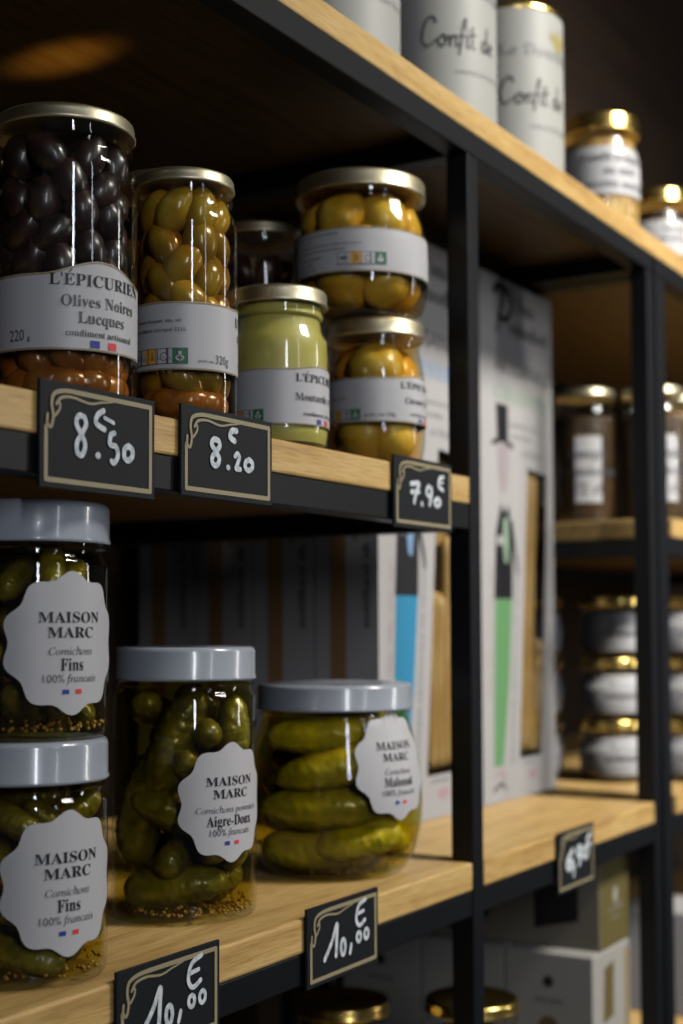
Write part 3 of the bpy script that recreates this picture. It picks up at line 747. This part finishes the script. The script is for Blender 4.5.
# ------------------------------------------------------------------ tall breadstick cartons
CARD = plain('white_carton', (.43, .415, .415), .45)
PINKC = plain('pale_pink_print', (.44, .30, .32), .5)
SKIN = plain('pale_skin_print', (.36, .315, .335), .5)
GREEN2 = plain('green_apron_print', (.13, .30, .13), .5)
BLUE2 = plain('blue_apron_print', (.03, .24, .43), .5)
PALEG = plain('pale_green_print', (.28, .39, .29), .5)
PALEB = plain('pale_blue_print', (.20, .33, .52), .5)
CRUST = mottled('breadstick_crust', (.34, .19, .045), (.46, .29, .10), 60, .55, 0, .3, 0, (1, 1, .2))
KRAFTIN = plain('carton_inside', (.30, .17, .07), .7)
FILM = glassy('window_film', (.96, .97, .96), .05)
STICK = None
def stick_mesh(L, r, seed):
    bm = bmesh.new(); n = 14; R_ = []
    for i in range(25):
        s = i/24; z = L*s; rr = r*min(1, (min(s, 1-s)*26+.1)**.5)
        R_.append([bm.verts.new(((rr*(1+.10*noise.noise(Vector((j, z*60, seed)))))*math.cos(2*PI*j/n)+.0015*math.sin(z*18+seed), rr*math.sin(2*PI*j/n), z)) for j in range(n)])
    for A, B in zip(R_, R_[1:]):
        for j in range(n): bm.faces.new((A[j], A[(j+1) % n], B[(j+1) % n], B[j]))
    bm.faces.new(R_[0][::-1]); bm.faces.new(R_[-1])
    me = bpy.data.meshes.new('breadstick'); bm.normal_update(); bm.to_mesh(me); bm.free(); me.materials.append(CRUST)
    for f in me.polygons: f.use_smooth = True
    return me
CW, CDp, CH = .205, .0715, .592
CM = [CARD, INK, GREYINK, PALEINK, SKIN, None, None, PINKC, KRAFTIN]
def carton(label, x, y, aprn, pale, front=True, sticks=()):
    t = thing('breadstick_carton', label, 'carton', (x, y, ZB))
    bm = bmesh.new(); W, Dp, Hc = CW, CDp, CH
    win = [(.098, .044), (.160, .044), (.186, .376), (.128, .380)]
    v = lambda a: bm.verts.new(a)
    # front panel with the slanted window cut out of it
    o_ = [v((0, 0, 0)), v((W, 0, 0)), v((W, 0, Hc)), v((0, 0, Hc))]; i_ = [v((q[0], 0, q[1])) for q in win]
    for k in range(4): bm.faces.new((o_[k], o_[(k+1) % 4], i_[(k+1) % 4], i_[k]))
    bk = [v((0, Dp, 0)), v((W, Dp, 0)), v((W, Dp, Hc)), v((0, Dp, Hc))]
    bm.faces.new(bk[::-1])
    for k in range(4): bm.faces.new((o_[(k+1) % 4], o_[k], bk[k], bk[(k+1) % 4]))
    f = lambda a, b: (a, -.0003, b); f2 = lambda a, b: (a, -.0006, b)
    # name in brush script: a big initial and two lines beside it
    ribbon(bm, [(.040, .576), (.052, .582), (.078, .579), (.086, .562), (.070, .546), (.050, .548)], .0115, f, 1, w1=.006)
    ribbon(bm, [(.064, .580), (.056, .556), (.044, .528)], .0095, f, 1, w1=.004)
    put_text(bm, 'Tona', 'bold', .024, .098, .560, f, 1, align='L'); put_text(bm, 'omodori', 'bold', .026, .080, .532, f, 1, align='L', width=.112)
    put_text(bm, 'ARTISANALE', 'sans', .025, .038, .484, f, 2, align='L', width=.158)
    put_text(bm, 'GRISSINI', 'bold', .024, .036, .452, f, 5, align='L', width=.158)
    small_print(bm, f, .080, .425, ['pâte cuite au four à la main', 'recette de tradition'], .0075, 3)
    put_text(bm, 'au Romarin', 'italic', .013, .110, .393, f, 3, align='L')
    # gentleman with a tall hat, drawn as simple shapes
    put_poly(bm, [(.044, .405), (.072, .405), (.073, .447), (.041, .447)], f, 1); ribbon(bm, [(.032, .401), (.057, .407), (.084, .401)], .0055, f, 1)
    put_poly(bm, [(.044, .402), (.074, .402), (.076, .380), (.068, .350), (.056, .345), (.046, .372)], f, 4)
    put_poly(bm, [(.052, .334), (.062, .322), (.072, .334), (.083, .300), (.081, .226), (.032, .226), (.038, .300)], f, 1)
    ribbon(bm, [(.080, .312), (.089, .280), (.096, .256)], .008, f, 1, w1=.004)
    put_poly(bm, [(.058, .318), (.070, .318), (.072, .292), (.068, .266), (.060, .268), (.056, .295)], f2, 5); disc(bm, .048, .292, .008, .006, f2, 0)
    put_poly(bm, [(.034, .226), (.080, .226), (.070, .130), (.052, .040), (.028, .040), (.030, .130)], f, 6)
    for k in range(5): ribbon(bm, [(.018+.002*k, .12+.03*k), (.024, .14+.03*k)], .002, f, 7)
    # upright line of small print, badge and emblem
    V, Fc, wd = text_tris('BISCUITERIE ARTISANALE DE TRADITION', 'serif'); s = .011
    vs = [bm.verts.new((.104-yy*s-.00018*0-(.30-xx*s*1.05)*.075, -.0003, .040+xx*s*1.05)) for xx, yy in V]
    for q in Fc:
        try: bm.faces.new([vs[i] for i in q]).material_index = 3
        except ValueError: pass
    ribbon(bm, [(.030, .028), (.042, .034), (.056, .027)], .0045, f, 7); ribbon(bm, [(.028, .014), (.048, .020), (.060, .012)], .004, f, 1, w1=.002)
    disc(bm, .135, .024, .014, .006, f, 7); small_print(bm, f, .108, .036, ['poids net 200 g'], .006, 3)
    # left side panel: brown strip and two lines of upright lettering
    sd = lambda a, b: (-.0003, a, b)
    put_poly(bm, [(.054, .02), (.036, .02), (.036, .56), (.054, .56)], sd, 8)
    for txt, yy0, mi in (('farine, huile, sel, levure, romarin - recette de tradition', .014, 1), ('a conserver au sec - fabrication artisanale', .027, 2)):
        V, Fc, wd = text_tris(txt, 'bold'); s = .0120
        vs = [bm.verts.new((-.0003, yy0-.004+yy*s, .57-xx*s*1.35)) for xx, yy in V]
        for q in Fc:
            try: bm.faces.new([vs[i] for i in q][::-1]).material_index = mi
            except ValueError: pass
    mats = list(CM); mats[5] = pale; mats[6] = aprn
    obj('carton_body', bm, mats, t)
    if front:
        b2 = bmesh.new(); b2.faces.new([b2.verts.new((q[0], .0006, q[1])) for q in win]); obj('window_film', b2, FILM, t)
        b3 = bmesh.new(); e = .0015
        q = [b3.verts.new(v_) for v_ in ((e, .004, e), (W-e, .004, e), (W-e, .004, Hc-e), (e, .004, Hc-e), (e, .040, e), (W-e, .040, e), (W-e, .040, Hc-e), (e, .040, Hc-e))]
        b3.faces.new((q[4], q[5], q[6], q[7]))
        for k in range(4): b3.faces.new((q[k], q[(k+1) % 4], q[4+(k+1) % 4], q[4+k]))
        obj('inner_tray', b3, KRAFTIN, t)
        rn = random.Random(int(x*1000))
        for k, (sx, L, yy, lean) in enumerate(sticks):
            child('breadstick', STK[k % 3], t, (sx, yy, .046), (0, lean, 0)).scale = (1, 1, L/.30)
    return t
STK = [stick_mesh(.30, .0083, s) for s in (1, 2, 3)]
carton('tall white breadstick carton with a green-aproned figure, standing right of the middle post', 1.413, .668, GREEN2, PALEG, True, ((.119, .335, .0098, .070), (.135, .335, .0098, .070), (.165, .135, .0098, .040), (.143, .10, .0098, .02), (.150, .335, .026, .05), (.176, .12, .026, .02)))
carton('tall white breadstick carton with a blue-aproned figure, front one left of the middle post', 1.187, .670, BLUE2, PALEB, True, ((.1195, .190, .0098, .03), (.136, .185, .0098, .035), (.1525, .245, .0098, .045), (.169, .240, .0098, .05), (0.0920, .335, .0265, .050), (0.1083, .335, .0265, .050), (0.1246, .335, .0265, .050), (0.1409, .335, .0265, .050), (0.1572, .335, .0265, .050), (0.1735, .335, .0265, .050)))
for i, lb in enumerate(('second carton in the row behind the blue-aproned carton, showing its shaded side', 'third carton in the row behind the blue-aproned carton, in the shade',
                        'rearmost carton in the row behind the blue-aproned carton, deep in the shade')):
    carton(lb, 1.187, .670+.0735*(i+1), BLUE2, PALEB, False)

# ------------------------------------------------------------------ top shelf: wrapped tins and small jars
GOLDPALE = plain('pale_gold_print', (.36, .29, .10), .45)
WRAP = plain('white_wrapper', (.38, .38, .355), .5)
def tin(loc, label, delta, maker):
    t = thing('confit_tin', label, 'tin', loc); az = cam_az(loc)+math.radians(delta)
    Rb, h = .055, .176
    bm = bmesh.new(); lathe(bm, [(Rb-.001, .0065), (Rb, .007), (Rb, h-.0065), (Rb-.001, h-.006)], 96)
    prof = [(Rb, 0), (Rb, h)]; ft = cyl_map(prof, az, .0004)
    cs = lambda P, x, y, s: [(x+a*s, y+b*s) for a, b in P]
    s = .0145; x = -.036; y = .072
    for P in ([(.95, 1.55), (.80, 1.85), (.45, 1.75), (.12, 1.05), (.10, .35), (.40, .02), (.80, .25), (1.0, .45)],
              [(1.45, .72), (1.18, .55), (1.12, .18), (1.35, .0), (1.55, .30), (1.45, .72), (1.62, .52), (1.78, .60)],
              [(1.80, .68), (1.84, .02), (1.86, .35), (2.10, .72), (2.22, .45), (2.22, .02), (2.45, .2)],
              [(2.40, -.45), (2.55, .40), (2.72, 1.60), (2.90, 1.80), (2.86, 1.2)], [(2.38, .68), (2.86, .74)],
              [(2.98, .70), (2.98, .05), (3.15, .1)], [(3.36, 1.35), (3.34, .15), (3.52, .05)], [(3.15, .82), (3.62, .90)],
              [(4.50, .62), (4.22, .64), (4.12, .22), (4.34, .0), (4.52, .35), (4.62, 1.65), (4.58, .3), (4.72, .05)],
              [(4.85, .35), (5.15, .45), (5.08, .70), (4.86, .50), (4.90, .08), (5.25, .12)], [(3.01, 1.05), (3.03, 1.08)]):
        ribbon(bm, cs(P, x, y, s), .0022, ft, 1, w1=.0015)
    put_text(bm, maker, 'serif', .017, .012, .122, ft, 3, xs=1.1)
    put_text(bm, 'canard du Sud-Ouest', 'italic', .008, .030, .048, ft, 3)
    for a in (-.6, 0, .6):   # gold leaf emblem
        put_poly(bm, [(.034+.003*math.sin(a), .130), (.034+.015*math.sin(a)-.006, .144), (.034+.022*math.sin(a), .130+.026*math.cos(a)), (.034+.015*math.sin(a)+.006, .144)], raised(ft, .00003*(a+1)), 4)
    obj('wrapper', bm, [WRAP, INK, GREYINK, PALEINK, GOLDPALE], t, smooth=False)
    b2 = bmesh.new(); lathe(b2, [(Rb-.003, 0), (Rb-.0008, .0006), (Rb-.0002, .002), (Rb-.0008, .0064)], 96); obj('base_rim', b2, BRASS_LID, t, smooth=True, auto=40)
    b3 = bmesh.new(); lathe(b3, [(Rb-.0008, 0), (Rb-.0002, .004), (Rb-.001, .0058), (Rb-.004, .006), (Rb-.006, .004)], 96); obj('top_rim', b3, BRASS_LID, t, (0, 0, h-.006), True, 40)
    return t
tin((.978, .592, ZTW), 'white paper-wrapped tin on the top shelf, leftmost and cut by the top edge', 10, 'Le Domaine')
tin((1.166, .592, ZTW), 'white paper-wrapped tin with Confit script, middle of the three on the top shelf', 22, 'Le Domaine')
tin((1.330, .592, ZTW), 'white-wrapped tin with Confit script, beside the gold-lidded jar on the top shelf', 27, 'Le Domaine')

def des_small(lines, gold=False):
    def f(bm, ft, Rr, z0, z1):
        h = z1-z0
        for i, s in enumerate(lines): put_text(bm, s, 'serif', h*.22, 0, z0+h*(.66-.26*i), ft, 2)
    return f
def con_paste(top, m=PATE, name='filling'):
    def f(t, prof, az):
        inner = [(prof_r(prof, .0042)-.0012, .0042)]+[(r-.0012, z) for r, z in prof if .0045 < z < top]+[(prof_r(prof, top)-.0012, top)]
        bm = bmesh.new(); lathe(bm, inner, 56); obj(name, bm, m, t, smooth=True, auto=60)
    return f
epi_jar('preserve_jar', 'amber preserve jar with bright gold lid, right of the wrapped tins on top', 'jar', (1.548, .577, ZTW), .0455, .1350, .0455, .0205, 'mustard', (.038, .096), .001, 32,
        des_small(['Confit d\'oignons', 'au miel', 'recette maison']), con_paste(.105), a0=-2.4, a1=1.6, lidmat=BRASS_LID)
epi_jar('preserve_jar', 'small gold-lidded jar with dark contents, at the far right on top', 'jar', (1.738, .572, ZTW), .0410, .0990, .0410, .0185, 'mustard', (.012, .057), .001, 32,
        des_small(['Terrine', 'au poivre']), con_paste(.070, OLIVE_B), a0=-2.4, a1=1.6, lidmat=BRASS_LID)

# ------------------------------------------------------------------ second unit: jars seen through the frame
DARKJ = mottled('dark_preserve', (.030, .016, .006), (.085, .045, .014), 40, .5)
for i, (x, y, lb) in enumerate(((1.705, .660, 'dark gold-topped jar with white label on the far unit, seen between carton and corner posts'),
                                (1.735, .580, 'dark jar on the far middle shelf, half hidden behind the corner post'),
                                (1.702, .760, 'dark jar deep in the far unit, behind the jar with the white label'))):
    epi_jar('preserve_jar', lb, 'jar', (x, y, ZM), .0400, .1720, .0385, .0100, 'tall', (.026, .110), .001, 5 if i == 0 else 20,
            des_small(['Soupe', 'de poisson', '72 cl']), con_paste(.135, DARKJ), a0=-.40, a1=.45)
epi_jar('preserve_jar', 'jar with pale striped label right of the corner posts, on the middle board', 'jar', (1.838, .585, ZM), .0440, .1750, .0420, .0100, 'tall', (.020, .118), .001, 20,
        lambda bm, ft, Rr, z0, z1: (put_rect(bm, -Rr*1.0, z0+.024, Rr*1.0, z0+.036, ft, 8, 10), put_text(bm, 'Rillettes', 'serif', .014, 0, z0+.06, ft, 2)), con_paste(.15), a0=-1.1, a1=1.1)
n = 0
words = ('lowest', 'middle', 'topmost')
for i, (x, y, nm) in enumerate(((1.735, .640, 'between green-aproned carton and corner posts'), (1.712, .742, 'in deep shade beside the green-aproned carton'), (1.790, .560, 'right of the corner posts, bottom board'))):
    for k in range(3):
        epi_jar('pate_jar', words[k]+' of three squat gold-lidded jars stacked '+nm, 'jar', (x, y, ZB+k*.0775), .0420, .0770, .0420, .0120, 'round', (.008, .0570), .0005, 22,
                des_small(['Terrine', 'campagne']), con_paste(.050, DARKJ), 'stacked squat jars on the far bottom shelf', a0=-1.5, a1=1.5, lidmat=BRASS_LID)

# ------------------------------------------------------------------ below the bottom shelf: cartons and jars in the dark
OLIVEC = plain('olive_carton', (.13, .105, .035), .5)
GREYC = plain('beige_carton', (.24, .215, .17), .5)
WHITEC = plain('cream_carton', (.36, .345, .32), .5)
BROWNP = plain('brown_print', (.12, .08, .04), .5)
def gift_box(name, label, x, y, z, W, Dp, Hc, mats, kind):
    t = thing(name, label, 'carton', (x, y, z)); bm = bmesh.new()
    box(bm, (0, 0, 0), (W, Dp, Hc), .0012, 0)
    sd = lambda a, b: (-.0003, a, b); fr = lambda a, b: (a, -.0003, b)
    if kind == 'olive':
        put_poly(bm, [(0.001, 0.001), (W-.001, .001), (W-.001, Hc-.001), (.001, Hc-.001)], lambda a, b: (a, -.0002, b), 1)
        disc(bm, W*.52, Hc*.58, .007, .009, lambda a, b: (a, -.0005, b), 3); put_text(bm, 'LE COFFRET', 'sans', .008, W*.52, Hc*.40, lambda a, b: (a, -.0005, b), 3); put_text(bm, 'gourmand', 'sans', .006, W*.52, Hc*.30, lambda a, b: (a, -.0005, b), 3)
        put_poly(bm, [(.075, .018), (.024, .030), (.024, .068), (.075, .068)][::-1], sd, 2)
        put_poly(bm, [(.20, .010), (.150, .004), (.128, .030), (.124, .068), (.20, .075)][::-1], sd, 2)
    else:
        for a in (Dp*.5,):
            disc(bm, a, Hc-.030, .006, .006, sd, 2); put_text(bm, 'FOIE GRAS', 'serif', .006, 0, 0, lambda X, Y: (-.0003, a-X, Hc-.052+Y), 2)
            disc(bm, a, Hc-.078, .012, .012, sd, 3); put_text(bm, 'maison artisanale', 'serif', .0055, 0, 0, lambda X, Y: (-.0003, a-X, Hc-.112+Y), 2)
        put_poly(bm, [(.030, Hc-.075), (.060, Hc-.072), (.062, Hc-.014), (.034, Hc-.018)], fr, 4)
        put_rect(bm, W-.016, .01, W-.006, Hc-.008, fr, 5)
    obj('carton_body', bm, mats, t)
    # tuck flap line on the top
    b2 = bmesh.new(); box(b2, (W*.08, Dp*.03, Hc), (W*.92, Dp*.97, Hc+.0008)); obj('lid_flap', b2, mats[0], t)
    return t
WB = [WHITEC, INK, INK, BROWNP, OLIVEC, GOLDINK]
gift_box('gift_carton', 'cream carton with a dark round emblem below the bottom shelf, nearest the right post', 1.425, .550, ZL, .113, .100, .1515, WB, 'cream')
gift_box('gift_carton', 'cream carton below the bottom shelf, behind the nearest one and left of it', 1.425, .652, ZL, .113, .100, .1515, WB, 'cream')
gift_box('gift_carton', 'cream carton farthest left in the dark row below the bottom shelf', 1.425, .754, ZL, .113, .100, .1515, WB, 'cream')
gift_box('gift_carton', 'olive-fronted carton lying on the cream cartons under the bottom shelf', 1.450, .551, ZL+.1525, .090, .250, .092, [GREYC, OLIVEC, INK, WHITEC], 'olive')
for i, (x, y, lb) in enumerate(((1.215, .588, 'gold-rimmed jar below the bottom shelf, in front of the cream cartons'), (1.085, .600, 'gold-rimmed jar below the bottom shelf, under the squat pickle jar'),
                                (.955, .595, 'gold-rimmed jar at the bottom edge, behind the 10,00 price tag'))):
    yy = y; xx = x if i != 1 else 1.150
    if i == 1: yy = .690
    if i == 2: xx, yy = 1.010, .640
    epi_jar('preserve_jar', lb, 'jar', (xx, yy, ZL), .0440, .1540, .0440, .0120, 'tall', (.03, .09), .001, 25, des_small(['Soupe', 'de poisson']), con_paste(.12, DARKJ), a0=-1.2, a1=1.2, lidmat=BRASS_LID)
gift_box('gift_carton', 'white carton on the lowest board of the far unit, at the right edge', 1.80, .560, ZL, .12, .10, .13, [CARD, INK, GREYC, ORANGE, OLIVEC, ORANGE], 'cream')
